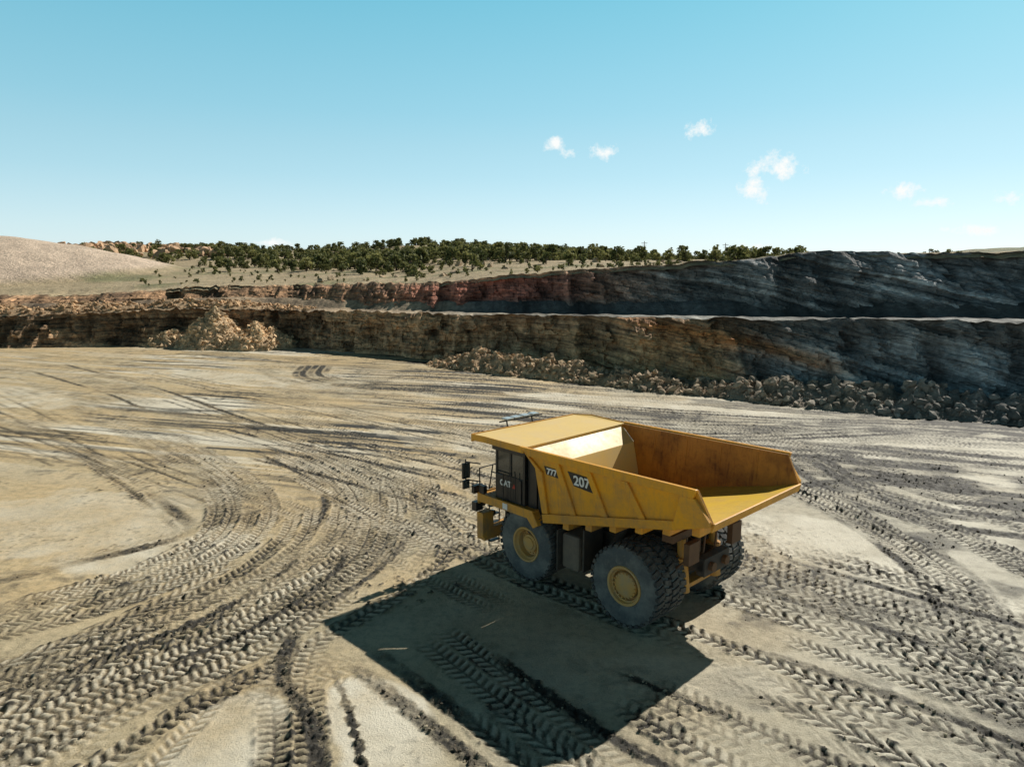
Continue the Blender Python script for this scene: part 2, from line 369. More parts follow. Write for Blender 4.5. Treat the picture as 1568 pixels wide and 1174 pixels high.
def tint_low(x,z,v,q):
    xx=x+4*fbm(x/6,z/3,201,3)
    c=lerp3(xx,[-70,-34,-28,-12,0,10,18,24,30,45],[(.34,.245,.15),(.38,.27,.165),(.60,.44,.27),(.72,.51,.30),(.58,.43,.27),(.80,.60,.35),(.74,.53,.30),(.40,.375,.34),(.40,.42,.42),(.33,.355,.37)])
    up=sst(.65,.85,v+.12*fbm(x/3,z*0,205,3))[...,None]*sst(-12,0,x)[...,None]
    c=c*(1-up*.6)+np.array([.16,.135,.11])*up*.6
    o=np.exp(-((q-6.6)/.7)**2)*sst(8,16,x)*sst(32,24,x)
    c=c*(1-o[...,None]*.8)+np.array([.80,.36,.11])*o[...,None]*.8
    return c*(WM*(1-sst(20,26,x)[...,None])+sst(20,26,x)[...,None])
def tint_up(x,z,v,q):
    xx=x+4*fbm(x/6,z/3,211,3)
    c=lerp3(xx,[-70,-40,-22,-14,-4,4,12,20,45],[(.46,.31,.185),(.54,.36,.21),(.50,.31,.19),(.46,.22,.15),(.42,.165,.12),(.36,.155,.12),(.33,.22,.17),(.31,.30,.28),(.27,.29,.30)])
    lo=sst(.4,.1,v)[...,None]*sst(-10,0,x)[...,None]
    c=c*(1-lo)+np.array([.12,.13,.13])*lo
    for q0,wd in ((13.2,.3),(15.4,.22),(12.0,.18),(17.,.2)):
        lt=np.exp(-((q-q0)/wd)**2)*sst(12,22,x)
        c=c*(1-lt[...,None]*.75)+np.array([.65,.66,.65])*lt[...,None]*.75
    tp=sst(.86,.95,v)[...,None]*sst(26,6,x)[...,None]
    c=c*(1-tp*.7)+np.array([.52,.38,.24])*tp*.7
    return c*(WM*(1-sst(10,20,x)[...,None])+sst(10,20,x)[...,None])
m,nt,b=newmat('layered_rock')
tn=N(nt,'ShaderNodeAttribute',attribute_name='tint'); qa=N(nt,'ShaderNodeAttribute',attribute_name='q')
pos=N(nt,'ShaderNodeNewGeometry').outputs['Position']
sx=N(nt,'ShaderNodeSeparateXYZ'); nt.links.new(pos,sx.inputs[0])
cb=N(nt,'ShaderNodeCombineXYZ'); nt.links.new(mth(nt,'MULTIPLY',sx.outputs[0],.08),cb.inputs[0]); nt.links.new(qa.outputs['Fac'],cb.inputs[2])
band=noise(nt,cb.outputs[0],2.4,4,.75)
nb=noise(nt,pos,1.1,5,.7)
f=mth(nt,'MULTIPLY',mrange(nt,band,.35,.65,.25,1.5),mrange(nt,nb,.35,.65,.55,1.3))
vm=N(nt,'ShaderNodeVectorMath',operation='SCALE'); nt.links.new(tn.outputs['Color'],vm.inputs[0]); nt.links.new(f,vm.inputs['Scale'])
nt.links.new(vm.outputs[0],b.inputs['Base Color']); b.inputs['Roughness'].default_value=.85
bump(nt,b,mth(nt,'ADD',mth(nt,'MULTIPLY',band,.6),nb),.8,.4)
RM=m
lowy=yt0
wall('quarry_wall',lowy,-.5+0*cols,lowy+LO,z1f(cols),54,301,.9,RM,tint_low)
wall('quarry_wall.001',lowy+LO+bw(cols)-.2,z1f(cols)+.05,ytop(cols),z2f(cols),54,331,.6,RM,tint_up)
rows=16; v=np.linspace(0,1,rows)[:,None]; x=np.broadcast_to(cols[None,:],(rows,len(cols)))
yb=lowy+LO+(bw(cols)+1.6)*v; zb=z1f(cols)+.02+lip(x)*sst(.35,0,v)+.14*fbm(x/1.5,yb/1.5,401,3)*sst(0,.1,v)+1.3*sst(.55,1,v)
bm_=lerp3(x+0*yb,[-70,-20,0,20,45],[(.42,.30,.19),(.40,.30,.19),(.32,.29,.23),(.30,.30,.27),(.30,.30,.28)])
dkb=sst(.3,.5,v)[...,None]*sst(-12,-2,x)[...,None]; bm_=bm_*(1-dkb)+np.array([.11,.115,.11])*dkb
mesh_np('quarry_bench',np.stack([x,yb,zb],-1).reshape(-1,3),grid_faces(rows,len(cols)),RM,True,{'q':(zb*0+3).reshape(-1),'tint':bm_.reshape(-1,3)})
# ------------------------------------------------------------------ hillside
hc=cols[::3]; offs=np.concatenate([np.linspace(-.6,20,16),20+np.cumsum(np.linspace(1.6,9,90)),[700,900,1300,2000]])
yb=ytop(hc)
hy=yb[None,:]+offs[:,None]; hx=hc[None,:]*hy/ytoe(hc)[None,:]
hx0=hc[None,:]+0*hy; k=sst(0,40,offs)[:,None]; hx=hx0*(1-k)+hx*k
hz,mo=hillz(hx,hy)
hz0=(z2f(hc)+lip(hc))[None,:]+0*hy; kk=sst(0,14,offs)[:,None]; hz=hz0*(1-kk)+hz*kk; hz=hz-(offs[:,None]<-.1)*.5
sc_=sst(.05,.5,fbm(hx/16,hy/9,411,4))
tint=np.array([.50,.39,.235])*(1-sc_[...,None])+np.array([.27,.25,.12])*sc_[...,None]
mk=sst(.3,1.5,mo)[...,None]; tint=tint*(1-mk)+np.array([.72,.56,.42])*mk
rk=(sst(30,44,hx/hy*60)*sst(60,120,hy))[...,None]; tint=tint*(1-rk)+np.array([.20,.215,.12])*rk
m,nt,b=newmat('dry_hillside')
tn=N(nt,'ShaderNodeAttribute',attribute_name='tint'); pos=N(nt,'ShaderNodeNewGeometry').outputs['Position']
nb=noise(nt,pos,.25,4,.65); nf=noise(nt,pos,1.6,4,.7)
f=mth(nt,'MULTIPLY',mrange(nt,nb,.3,.7,.75,1.15),mrange(nt,nf,.3,.7,.65,1.2))
vm=N(nt,'ShaderNodeVectorMath',operation='SCALE'); nt.links.new(tn.outputs['Color'],vm.inputs[0]); nt.links.new(f,vm.inputs['Scale'])
nt.links.new(vm.outputs[0],b.inputs['Base Color']); b.inputs['Roughness'].default_value=.9
bump(nt,b,mth(nt,'ADD',nb,nf),.7,.6)
mesh_np('hillside',np.stack([hx,hy,hz],-1).reshape(-1,3),grid_faces(len(offs),len(hc)),m,True,{'tint':tint.reshape(-1,3)})
# ------------------------------------------------------------------ rocks
def ico(sub):
    bm=bmesh.new(); bmesh.ops.create_icosphere(bm,subdivisions=sub,radius=1)
    v=np.array([q.co[:] for q in bm.verts]); f=np.array([[a.index for a in q.verts] for q in bm.faces]); bm.free(); return v,f
def mkvar(sub,n):
    IV,IF=ico(sub); out=[]
    for i in range(n):
        v=IV.copy()
        for k in range(12):
            n_=rng.normal(size=3); n_/=np.linalg.norm(n_); d=rng.uniform(.32,.7)
            e=v@n_; v=v-np.clip(e-d,0,None)[:,None]*n_
        v*=rng.uniform(.8,1.4,3); out.append(v)
    return out,IF
VB=mkvar(2,8); VS=mkvar(1,10)
def rocks(name,P,S,C,mat,vs=None):
    variants,IF=vs or VB
    Vs=[];Fs=[];Cs=[]
    nv=len(variants[0])
    for i in range(len(P)):
        a,b_,c=rng.uniform(0,6.28,3)
        M=np.array(Matrix.Rotation(a,3,'Z')@Matrix.Rotation(b_,3,'X')@Matrix.Rotation(c,3,'Y'))
        v=variants[i%len(variants)]@M.T*S[i]*np.array([1.1,1.1,.9])+P[i]
        Vs.append(v);Fs.append(IF+i*nv);Cs.append(np.repeat(C[i][None,:],nv,0))
    return mesh_np(name,np.concatenate(Vs),np.concatenate(Fs),mat,False,{'tint':np.concatenate(Cs)})
m,nt,b=newmat('broken_rock')
tn=N(nt,'ShaderNodeAttribute',attribute_name='tint'); pos=N(nt,'ShaderNodeNewGeometry').outputs['Position']
nf=noise(nt,pos,3,4,.7)
vm=N(nt,'ShaderNodeVectorMath',operation='SCALE'); nt.links.new(tn.outputs['Color'],vm.inputs[0]); nt.links.new(mrange(nt,nf,.3,.7,.6,1.3),vm.inputs['Scale'])
nt.links.new(vm.outputs[0],b.inputs['Base Color']); b.inputs['Roughness'].default_value=.9
bump(nt,b,nf,.6,.12)
RKM=m
sel=np.nonzero((DK>.55)&(Y<42)&(Y>13)&(np.abs(X-1)<30))
NC=8000
pick=rng.choice(len(sel[0]),NC,replace=False)
jj=sel[0][pick]; ii=sel[1][pick]
S=.018+.065*rng.random(NC)**4
fxx=fx[jj,ii]; fyy=fy[jj,ii]; ok=~((fxx>-1.5)&(fxx<6)&(np.abs(fyy)<2.7))
P=np.stack([X[jj,ii]+rng.uniform(-.03,.03,NC),Y[jj,ii]+rng.uniform(-.03,.03,NC),H[jj,ii]+S*.35],-1)[ok]; S=S[ok]
C=np.where(rng.random((len(P),1))<.6,np.array([[.10,.08,.055]]),np.array([[.38,.32,.22]]))*rng.uniform(.6,1.3,(len(P),1))
rocks('loose_clods',P,S,C,RKM,VS)
def mound(name,x0,x1,y0,y1,hf,n,smin,smax,colf,step=.3,zoff=-.05,pw=5.):
    gx=np.arange(x0,x1,step); gy=np.arange(y0,y1,step); GX,GY=np.meshgrid(gx,gy)
    GZ=hf(GX,GY)
    c=colf(GX,GY)*(.85+.5*fbm(GX/.5,GY/.5,599,3)[...,None])
    o=mesh_np(name,np.stack([GX,GY,GZ+zoff],-1).reshape(-1,3),grid_faces(len(gy),len(gx)),RKM,False,{'tint':c.reshape(-1,3)})
    xx=rng.uniform(x0,x1,n*30); yy=rng.uniform(y0,y1,n*30); zz=hf(xx,yy); ok=np.nonzero(zz>.06)[0][:n]
    S=smin+(smax-smin)*rng.random(len(ok))**pw
    P=np.stack([xx[ok],yy[ok],zz[ok]+S*.15],-1)
    C=colf(P[:,0],P[:,1])*rng.uniform(.6,1.35,(len(P),1))
    r=rocks(name+'_boulders',P,S,C,RKM,VS); r.parent=o
    return o
def berm_h(x,y):
    d=(ytoe(x)-2.8)-y
    hgt=np.interp(x,[-10,-6,-2,4,8,16,30,45],[0,1.6,2.2,1.9,1.5,1.6,1.7,1.9])
    wd=3.9+.8*fbm(x/3,x*0,509,3)
    h=hgt*np.clip(1-(np.abs(d)/wd)**1.4,0,1)*(.8+.8*fbm(x/1.8,y/1.8,501,3))
    return np.where((h>.02)&(np.abs(d)<wd),h+.18*fbm(x/.5,y/.5,503,3),-.4)
def berm_c(x,y):
    return lerp3(x+4*fbm(x/2,y/2,507,2),[-9,2,8,14,22,30,45],[(.58,.40,.235),(.54,.38,.225),(.48,.35,.215),(.42,.31,.20),(.34,.275,.20),(.25,.235,.20),(.19,.19,.185)])
mound('rubble_berm',-10.5,62,36,92,berm_h,8500,.06,.58,berm_c,step=.25)
def heap_h(x,y):
    d1=np.sqrt(((x+43)/5.5)**2+((y-103.5)/6.5)**2); d2=np.sqrt(((x+37)/6)**2+((y-102.5)/6)**2); d3=np.sqrt(((x+49)/5)**2+((y-104)/4)**2)
    h=np.maximum(np.maximum(6.6*np.clip(1-d1,0,1)**.85,4.3*np.clip(1-d2,0,1)**.8),3.*np.clip(1-d3,0,1))
    return h*(.8+.4*fbm(x/2,y/2,511,3))+.3*fbm(x/.7,y/.7,513,2)*(h>0)-.05
mound('rubble_pile',-54,-30,95,112,heap_h,3800,.08,.55,lambda x,y:np.array([.68,.48,.28])*(1+.4*fbm(x/2,y/2,515,2))[...,None])
def bench_h(x,y):
    d=y-(ytoe(x)+8.4)
    h=1.7*np.clip(1-(np.abs(d)/4.2)**2,0,1)*(.6+.7*fbm(x/4,y/3,521,3))*sst(-34,-46,x)
    return z1f(x)+np.maximum(h,-.2)
gx=np.arange(-95,-30,.4)
n=2600; xr=rng.uniform(-92,-30,n); yr=ytoe(xr)+rng.uniform(4.5,12.8,n); S=.1+.5*rng.random(n)**3.5
P=np.stack([xr,yr,bench_h(xr,yr)+S*.2],-1); C=np.array([.58,.37,.20])*rng.uniform(.45,1.25,(n,1))
GX,OF=np.meshgrid(gx,np.arange(4.2,13.2,.4)); GY=ytoe(GX)+OF; GZ=bench_h(GX,GY)+.15*fbm(GX/.7,GY/.7,523,2)-.03
bo=mesh_np('rubble_windrow',np.stack([GX,GY,GZ],-1).reshape(-1,3),grid_faces(GX.shape[0],GX.shape[1]),RKM,False,{'tint':np.tile(np.array([.45,.31,.18]),(GX.size,1))})
rocks('boulders',P,S,C,RKM,VS).parent=bo
P=[];S=[];C=[]
for i in range(800):
    a=rng.uniform(-.67,-.40); y=rng.choice([258,286,312,336])+rng.normal()*4; x=a*y; s=rng.uniform(.8,3.0)
    if vn(x/14,y/14,611)<.32: continue
    P.append((x,y,float(hillz(np.array(x),np.array(y))[0])+s*.3)); S.append(s); C.append(np.array([.70,.45,.27])*rng.uniform(.7,1.1))
for i in range(300):
    a=rng.uniform(-.3,.42); y=rng.uniform(112,330); x=a*y; s=rng.uniform(.2,1.0)
    P.append((x,y,float(hillz(np.array(x),np.array(y))[0])+s*.1)); S.append(s); C.append(np.array([.5,.37,.24])*rng.uniform(.7,1.2))
rocks('rock_outcrop',np.array(P),S,np.array(C),RKM)
# ------------------------------------------------------------------ junipers
def tree_variant(seed):
    r=np.random.default_rng(seed)
    V=[];F=[];K=[]
    def limb(p,q,ra,rb):
        b0=len(V); d=np.array(q)-np.array(p)
        d=d/np.linalg.norm(d); u=np.cross(d,[0.3,1,0.1]); u/=np.linalg.norm(u); w=np.cross(d,u)
        for c,rr in ((p,ra),(q,rb)):
            for k in range(4):
                t=k*math.pi/2; V.append(np.array(c)+rr*(u*math.cos(t)+w*math.sin(t))); K.append(0)
        for k in range(4):
            F.append((b0+k,b0+(k+1)%4,b0+4+(k+1)%4,b0+4+k))
    limb((0,0,-.3),(.05,0,.8),.16,.12)
    cl=[]
    for i in range(11):
        a=r.uniform(0,6.28); z=r.uniform(.35,2.8); rr=r.uniform(.3,1.25)*math.sqrt(max(.08,1-((z-1.0)/2.0)**2))
        c=np.array([rr*math.cos(a),rr*math.sin(a),z]); cl.append((c,r.uniform(.42,.7)))
        if i<5: limb((0,0,.3),tuple(c),.07,.03)
    for c,rad in cl:
        for j in range(20):
            n=r.normal(size=3); n/=np.linalg.norm(n); p=c+n*rad*r.uniform(.5,1.05)*np.array([1,1,.9])
            s=r.uniform(.14,.27); t=r.normal(size=3); t/=np.linalg.norm(t); t2=np.cross(n+.5*r.normal(size=3),t); t2/=np.linalg.norm(t2); b0=len(V)
            t=t*s;t2=t2*s
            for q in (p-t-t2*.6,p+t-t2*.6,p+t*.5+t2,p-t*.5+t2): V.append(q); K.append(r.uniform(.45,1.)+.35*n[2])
            F.append((b0,b0+1,b0+2,b0+3))
    return np.array(V),np.array(F),np.array(K)
TV=[tree_variant(50+i) for i in range(7)]
Vs=[];Fs=[];Ks=[];off=0
def addtree(x,y,h):
    global off
    z=float(hillz(np.array(x),np.array(y))[0])
    v,f,k=TV[rng.integers(7)]
    a=rng.uniform(0,6.28); c,s=math.cos(a),math.sin(a); sc=h/3.2
    vv=v@np.array([[c,s,0],[-s,c,0],[0,0,1]])*np.array([sc*rng.uniform(.9,1.3),sc*rng.uniform(.9,1.3),sc])+np.array([x,y,z-.1])
    kk=np.where(k==0,0,np.maximum(.05,k*rng.uniform(.6,1.4))); Vs.append(vv);Fs.append(f+off);Ks.append(kk); off+=len(v)
cnt=0
while cnt<1600:
    a=rng.uniform(-.60,.40); y=120+230*rng.random()**.75; x=a*y
    dens=-.2+1.55*float(vn(x/24,y/15,601))
    if a>.10: dens*=.6
    if a<-.42: dens*=.3
    if y<165: dens*=.45 if a>-.3 else .1
    if rng.random()>dens: continue
    if float(hillz(np.array(x),np.array(y))[1])>.4: continue
    addtree(x,y,rng.uniform(1.7,4.4)*(1. if rng.random()<.65 else .55)); cnt+=1
for i in range(190):
    a=rng.uniform(-.66,.34); y=rng.uniform(325,352)
    if rng.random()<vn(a*40,0.,613)*.9: continue
    addtree(a*y,y,rng.uniform(1.2,4.0))
for i in range(260):
    a=rng.uniform(-.52,.62); x0=float(np.interp(a,RR,RX)); y=float(ytop(np.array(x0)))+rng.uniform(6,60); x=a*y
    if float(hillz(np.array(x),np.array(y))[1])>.4: continue
    addtree(x,y,rng.uniform(.4,1.1))
m,nt,b=newmat('juniper_foliage')
kA=N(nt,'ShaderNodeAttribute',attribute_name='k').outputs['Fac']
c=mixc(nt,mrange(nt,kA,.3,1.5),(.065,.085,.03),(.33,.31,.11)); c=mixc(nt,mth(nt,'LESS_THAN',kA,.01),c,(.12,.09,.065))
nt.links.new(c,b.inputs['Base Color']); b.inputs['Roughness'].default_value=.8
tr=N(nt,'ShaderNodeBsdfTranslucent'); nt.links.new(c,tr.inputs[0]); mx=N(nt,'ShaderNodeMixShader'); mx.inputs[0].default_value=.42
nt.links.new(b.outputs[0],mx.inputs[1]); nt.links.new(tr.outputs[0],mx.inputs[2]); nt.links.new(mx.outputs[0],nt.nodes['Material Output'].inputs[0])
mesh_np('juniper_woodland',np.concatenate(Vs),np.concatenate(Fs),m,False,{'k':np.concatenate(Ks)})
# ------------------------------------------------------------------ mesh builder
class MB:
    def __init__(s): s.v=[];s.f=[]
    def add(s,v,f):
        o=len(s.v); s.v+= [tuple(q) for q in v]; s.f+=[tuple(i+o for i in q) for q in f]
    def box(s,x0,x1,y0,y1,z0,z1):
        s.add([(x0,y0,z0),(x1,y0,z0),(x1,y1,z0),(x0,y1,z0),(x0,y0,z1),(x1,y0,z1),(x1,y1,z1),(x0,y1,z1)],
              [(0,3,2,1),(4,5,6,7),(0,1,5,4),(1,2,6,5),(2,3,7,6),(3,0,4,7)])
    def ext(s,poly,vec):
        n=len(poly); v=[tuple(p) for p in poly]+[(p[0]+vec[0],p[1]+vec[1],p[2]+vec[2]) for p in poly]
        s.add(v,[tuple(range(n))[::-1],tuple(range(n,2*n))]+[(i,(i+1)%n,n+(i+1)%n,n+i) for i in range(n)])
    def cyl(s,p,q,r,r2=None,n=14):
        r2=r if r2 is None else r2
        p=Vector(p);q=Vector(q);d=(q-p).normalized(); u=d.orthogonal().normalized(); w=d.cross(u)
        v=[]
        for c,rr in ((p,r),(q,r2)):
            for k in range(n):
                t=2*math.pi*k/n; v.append(c+rr*(u*math.cos(t)+w*math.sin(t)))
        s.add(v,[tuple(range(n))[::-1],tuple(range(n,2*n))]+[(i,(i+1)%n,n+(i+1)%n,n+i) for i in range(n)])
    def lathe(s,prof,cx,cy,cz,sg,n=48):
        v=[];m=len(prof)
        for k in range(n):
            t=2*math.pi*k/n
            for r,y in prof: v.append((cx+r*math.cos(t),cy+sg*y,cz+r*math.sin(t)))
        s.add(v,[(k*m+i,k*m+i+1,((k+1)%n)*m+i+1,((k+1)%n)*m+i) for k in range(n) for i in range(m-1)])
    def obj(s,name,mat,parent,bevel=0,smooth=False):
        me=bpy.data.meshes.new(name); me.from_pydata(s.v,[],s.f); me.update()
        bm=bmesh.new(); bm.from_mesh(me); bmesh.ops.recalc_face_normals(bm,faces=bm.faces); bm.to_mesh(me); bm.free()
        me.materials.append(mat)
        o=bpy.data.objects.new(name,me); COL.objects.link(o); o.parent=parent
        if bevel:
            mo_=o.modifiers.new('bevel','BEVEL'); mo_.width=bevel; mo_.segments=2; mo_.limit_method='ANGLE'; mo_.angle_limit=math.radians(40)
        if smooth:
            for p in me.polygons: p.use_smooth=True
            try: me.set_sharp_from_angle(angle=math.radians(38))
            except Exception: pass
        return o
TR=bpy.data.objects.new('haul_truck',None); COL.objects.link(TR); TR.location=R0; TR.rotation_euler=(0,0,YAW)
YEL=simple('yellow_paint',(.88,.40,.014),.42,0,(.36,.21,.09),.6,1.3,low=(1.4,4.3,.5),streak=.35)
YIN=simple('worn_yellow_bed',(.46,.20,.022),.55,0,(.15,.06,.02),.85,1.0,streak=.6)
YFL=simple('scuffed_bed_floor',(.80,.52,.06),.4,0,(.42,.25,.07),.6,1.4)
YCAN=simple('dusty_canopy_yellow',(.88,.60,.19),.42,0,(.68,.52,.30),.6,.9)
BLK=simple('black_paint',(.018,.019,.02),.4,0,(.12,.1,.08),.3,2.)
DRK=simple('dirty_steel',(.055,.05,.045),.7,.2,(.17,.13,.09),.6,2.)
RUB=simple('dusty_tire_rubber',(.085,.098,.10),.85,0,(.27,.275,.25),.8,1.4)
TRD=simple('tire_tread_rubber',(.045,.047,.047),.85,0,(.22,.21,.18),.7,1.8)
RIM=simple('dusty_rim_yellow',(.62,.36,.10),.6,0,(.42,.33,.2),.9,2.5)
WHT=simple('white_lettering',(.85,.85,.83),.6,0,(.6,.55,.5),.2,5)
RED=simple('red_sticker',(.6,.05,.03),.5)
RUST=simple('oily_brown_steel',(.12,.06,.03),.6,.1,(.2,.12,.06),.6,3)
m,nt,b=newmat('cab_glass'); b.inputs['Base Color'].default_value=(.02,.03,.03,1); b.inputs['Roughness'].default_value=.06; b.inputs['Specular IOR Level'].default_value=.8; GLS=m
m,nt,b=newmat('mirror_glass'); b.inputs['Base Color'].default_value=(.5,.65,.7,1); b.inputs['Metallic'].default_value=1; b.inputs['Roughness'].default_value=.08; MIR=m
def ys_(z): return 2.58+.26*(z-2.6)/2.5
bd=MB(); inn=MB()
side=[(3.45,2.6),(3.62,4.5),(4.3,5.08),(-2.62,5.12),(-3.08,4.22),(-2.0,3.84)]
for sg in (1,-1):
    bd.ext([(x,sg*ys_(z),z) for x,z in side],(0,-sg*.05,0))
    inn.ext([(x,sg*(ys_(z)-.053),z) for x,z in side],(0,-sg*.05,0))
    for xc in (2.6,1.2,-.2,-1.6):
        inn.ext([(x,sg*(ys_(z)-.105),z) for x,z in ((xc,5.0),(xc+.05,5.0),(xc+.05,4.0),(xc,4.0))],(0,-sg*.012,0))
    def sp(poly,t,b0=.002):
        bd.ext([(x,sg*(ys_(z)+b0),z) for x,z in poly],(0,sg*t,0))
    sp([(3.9,4.86),(4.3,5.14),(-2.66,5.17),(-2.56,4.9)],.14)
    sp([(3.44,2.52),(3.47,2.84),(-1.95,4.06),(-2.0,3.78)],.12)
    sp([(3.2,2.9),(3.35,4.4),(3.66,4.5),(3.47,2.86)],.10)
    sp([(3.35,4.4),(3.95,4.85),(4.18,4.98),(3.66,4.48)],.10)
    sp([(-1.98,3.8),(-1.9,4.06),(-2.15,4.9),(-2.6,4.9),(-3.06,4.3),(-3.06,4.16)],.13)
    for xc in (2.35,1.0,-.45):
        zb_=2.84+(3.47-(xc-.35))*.222
        sp([(xc+.42,4.86),(xc+.20,4.86),(xc-.42,zb_+.02),(xc-.18,zb_-.03)],.09)
flo=MB()
fl=[(3.05,2.75),(-2.0,3.93),(-3.1,4.24)]
for (a,b2) in zip(fl[:-1],fl[1:]):
    ya=ys_(a[1])-.11; yb2=ys_(b2[1])-.11
    flo.ext([(a[0],-ya,a[1]),(a[0],ya,a[1]),(b2[0],yb2,b2[1]),(b2[0],-yb2,b2[1])],(0,0,-.12))
flo.obj('bed_floor',YFL,TR)
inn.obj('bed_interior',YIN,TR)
fw=MB(); fw.ext([(3.06,-2.48,2.70),(3.06,2.48,2.70),(3.6,2.66,4.46),(3.6,-2.66,4.46)],(.1,0,-.04)); fw.ext([(3.6,-2.66,4.46),(3.6,2.66,4.46),(4.28,2.72,5.05),(4.28,-2.72,5.05)],(.06,0,-.08))
can=[(4.2,-2.84,5.10),(4.2,2.84,5.10),(6.1,2.95,5.16),(6.85,2.9,5.12),(6.65,-2.55,5.12),(5.9,-2.84,5.16)]
fw.ext(can,(0,0,-.07))
fw.obj('canopy',YCAN,TR,.01)
sk=MB()
def skirt(a,b2,h=.24):
    sk.ext([a,b2,(b2[0],b2[1],b2[2]-h),(a[0],a[1],a[2]-h)],(0.03,.03,0))
cc=[(p[0]+(.02 if p[0]>5 else 0),p[1]*1.012,p[2]+.03) for p in can]
skirt(cc[1],cc[2]);skirt(cc[2],cc[3]);skirt(cc[3],cc[4],.3);skirt(cc[4],cc[5]);skirt(cc[5],cc[0])
for y in (-1.8,-.6,.6,1.8): sk.box(4.3,6.6,y-.05,y+.05,4.86,5.04)
sk.obj('canopy_skirt',YEL,TR,.008)
bd.ext([(-3.08,-2.72,4.25),(-3.08,2.72,4.25),(-3.0,2.72,3.98),(-3.0,-2.72,3.98)],(-.07,0,-.01))
for i in range(6):
    x=2.6-i*1.0; z=2.75+(3.05-x)*.234-.12
    bd.box(x-.13,x+.13,-2.45,2.45,z-.3,z-.005)
for y in (-.75,.75): bd.ext([(3.2,y,2.55),(-2.0,y,3.78),(-2.0,y,3.42),(3.2,y,2.1)],(0,.2,0))
bd.obj('dump_body',YEL,TR,.018)
ch=MB()
for sg in (1,-1):
    ch.ext([(-1.7,sg*.5,2.1),(6.6,sg*.5,2.0),(6.6,sg*.5,1.3),(3.6,sg*.5,1.2),(.4,sg*.5,1.5),(-1.7,sg*.5,1.75)],(0,sg*.25,0))
    ch.cyl((1.9,sg*1.0,1.3),(.9,sg*1.0,3.1),.16); ch.cyl((1.45,sg*1.0,2.15),(.8,sg*1.0,3.3),.11)
    ch.cyl((4.56,sg*.7,1.35),(4.56,sg*1.9,1.35),.3); ch.cyl((4.6,sg*1.2,1.1),(4.45,sg*1.15,2.6),.2)
ch.box(-1.75,-1.45,-.75,.75,1.6,2.2); ch.box(-.5,.5,-.7,.7,.75,1.95); ch.cyl((0,-2.3,1.35),(0,2.3,1.35),.42,n=20)
ch.cyl((0,-.6,1.35),(0,.6,1.35),.75,n=20); ch.cyl((.2,0,1.35),(2.4,0,1.6),.35)
ch.box(2.0,6.4,-.55,.55,1.0,2.2); ch.box(4.9,6.7,-1.1,1.1,1.5,2.6)
for sg in (1,-1):
    ch.box(1.85,1.92,sg*1.9-.55,sg*1.9+.45,1.1,2.6); ch.box(3.0,3.06,sg*2.0-.4,sg*2.0+.4,.8,2.3)
ch.obj('chassis',DRK,TR,.02)
ru=MB()
ru.box(-1.7,-1.5,-1.6,-1.0,2.2,2.9);ru.box(-1.7,-1.5,1.0,1.6,2.2,2.9)
ru.box(-1.3,-.9,-1.9,1.9,2.9,3.15)
ru.cyl((-1.2,.3,2.2),(-1.2,.3,2.9),.1); ru.cyl((-1.9,-.4,1.9),(-1.45,-.4,1.9),.15); ru.cyl((-1.9,.4,1.9),(-1.45,.4,1.9),.15)
for y in (-1.7,-.5,.2,1.3): ru.cyl((-1.42,y,3.0),(-1.5,y+.25,2.3),.035,n=8); ru.cyl((-1.5,y+.25,2.3),(-1.1,y+.1,1.9),.035,n=8)
ru.obj('rear_axle_fittings',RUST,TR,.015)
su=MB()
for sg in (1,-1):
    su.cyl((-1.15,sg*.95,1.0),(-1.05,sg*.95,1.9),.2); su.cyl((-1.05,sg*.95,1.9),(-1.0,sg*.95,2.75),.14); su.cyl((-1.03,sg*.95,2.0),(-1.03,sg*.95,2.15),.25)
su.box(-1.1,-.4,-.9,.9,.98,1.12)
su.obj('rear_suspension',YEL,TR,.01)
tk=MB(); tk.box(2.15,2.95,1.25,2.25,.95,2.2); tk.box(2.1,3.0,-2.3,-1.2,.9,2.3)
tk.obj('fuel_tank',simple('dusty_grey_tank',(.14,.115,.09),.7,0,(.3,.24,.17),.6,1.5),TR,.1)
fd=MB()
fd.box(4.05,6.95,-2.6,2.6,2.62,2.75)
for sg in (1,-1):
    fd.ext([(3.75,sg*2.62,2.3),(4.05,sg*2.62,2.78),(6.97,sg*2.62,2.78),(6.97,sg*2.62,2.45),(4.3,sg*2.62,2.45),(4.0,sg*2.62,2.15)],(0,-sg*.08,0))
    fd.ext([(3.75,sg*2.58,2.3),(4.07,sg*2.58,2.7),(4.07,sg*1.5,2.7),(3.75,sg*1.5,2.3)],(.04,0,-.04))
    fd.box(6.7,7.05,sg*2.3-.28,sg*2.3+.28,1.0,2.0)
fd.box(6.9,7.0,-2.6,2.6,2.35,2.78); fd.box(6.75,7.2,-2.45,2.45,.85,1.3)
fd.box(5.2,6.97,-1.25,.6,2.76,3.25)
fd.obj('front_deck',YEL,TR,.02)
gr=MB(); gr.box(6.9,6.98,-1.15,1.15,1.32,2.34)
for i in range(11): gr.box(6.985,7.03,-1.1,1.1,1.36+i*.09,1.40+i*.09)
gr.obj('grille',BLK,TR)
lt=MB()
for y in (-2.1,-1.75,1.75,2.1): lt.cyl((7.0,y,1.75),(7.1,y,1.75),.12)
for y in (1.9,2.25): lt.cyl((7.0,y,2.25),(7.12,y,2.25),.1)
lt.obj('headlights',MIR,TR,0,True)
cb_=MB()
cx0,cx1,cy0,cy1=4.6,6.15,.95,2.42
cb_.box(cx0,cx1,cy0,cy1,2.76,3.72)
for x in (cx0,cx1-.1,5.3):
    for y in (cy0,cy1-.09): cb_.box(x,x+.1,y,y+.09,3.722,4.6)
cb_.box(cx0-.06,cx1+.12,cy0-.06,cy1+.06,4.602,4.76)
cb_.box(4.12,4.56,1.0,2.3,1.75,4.55)
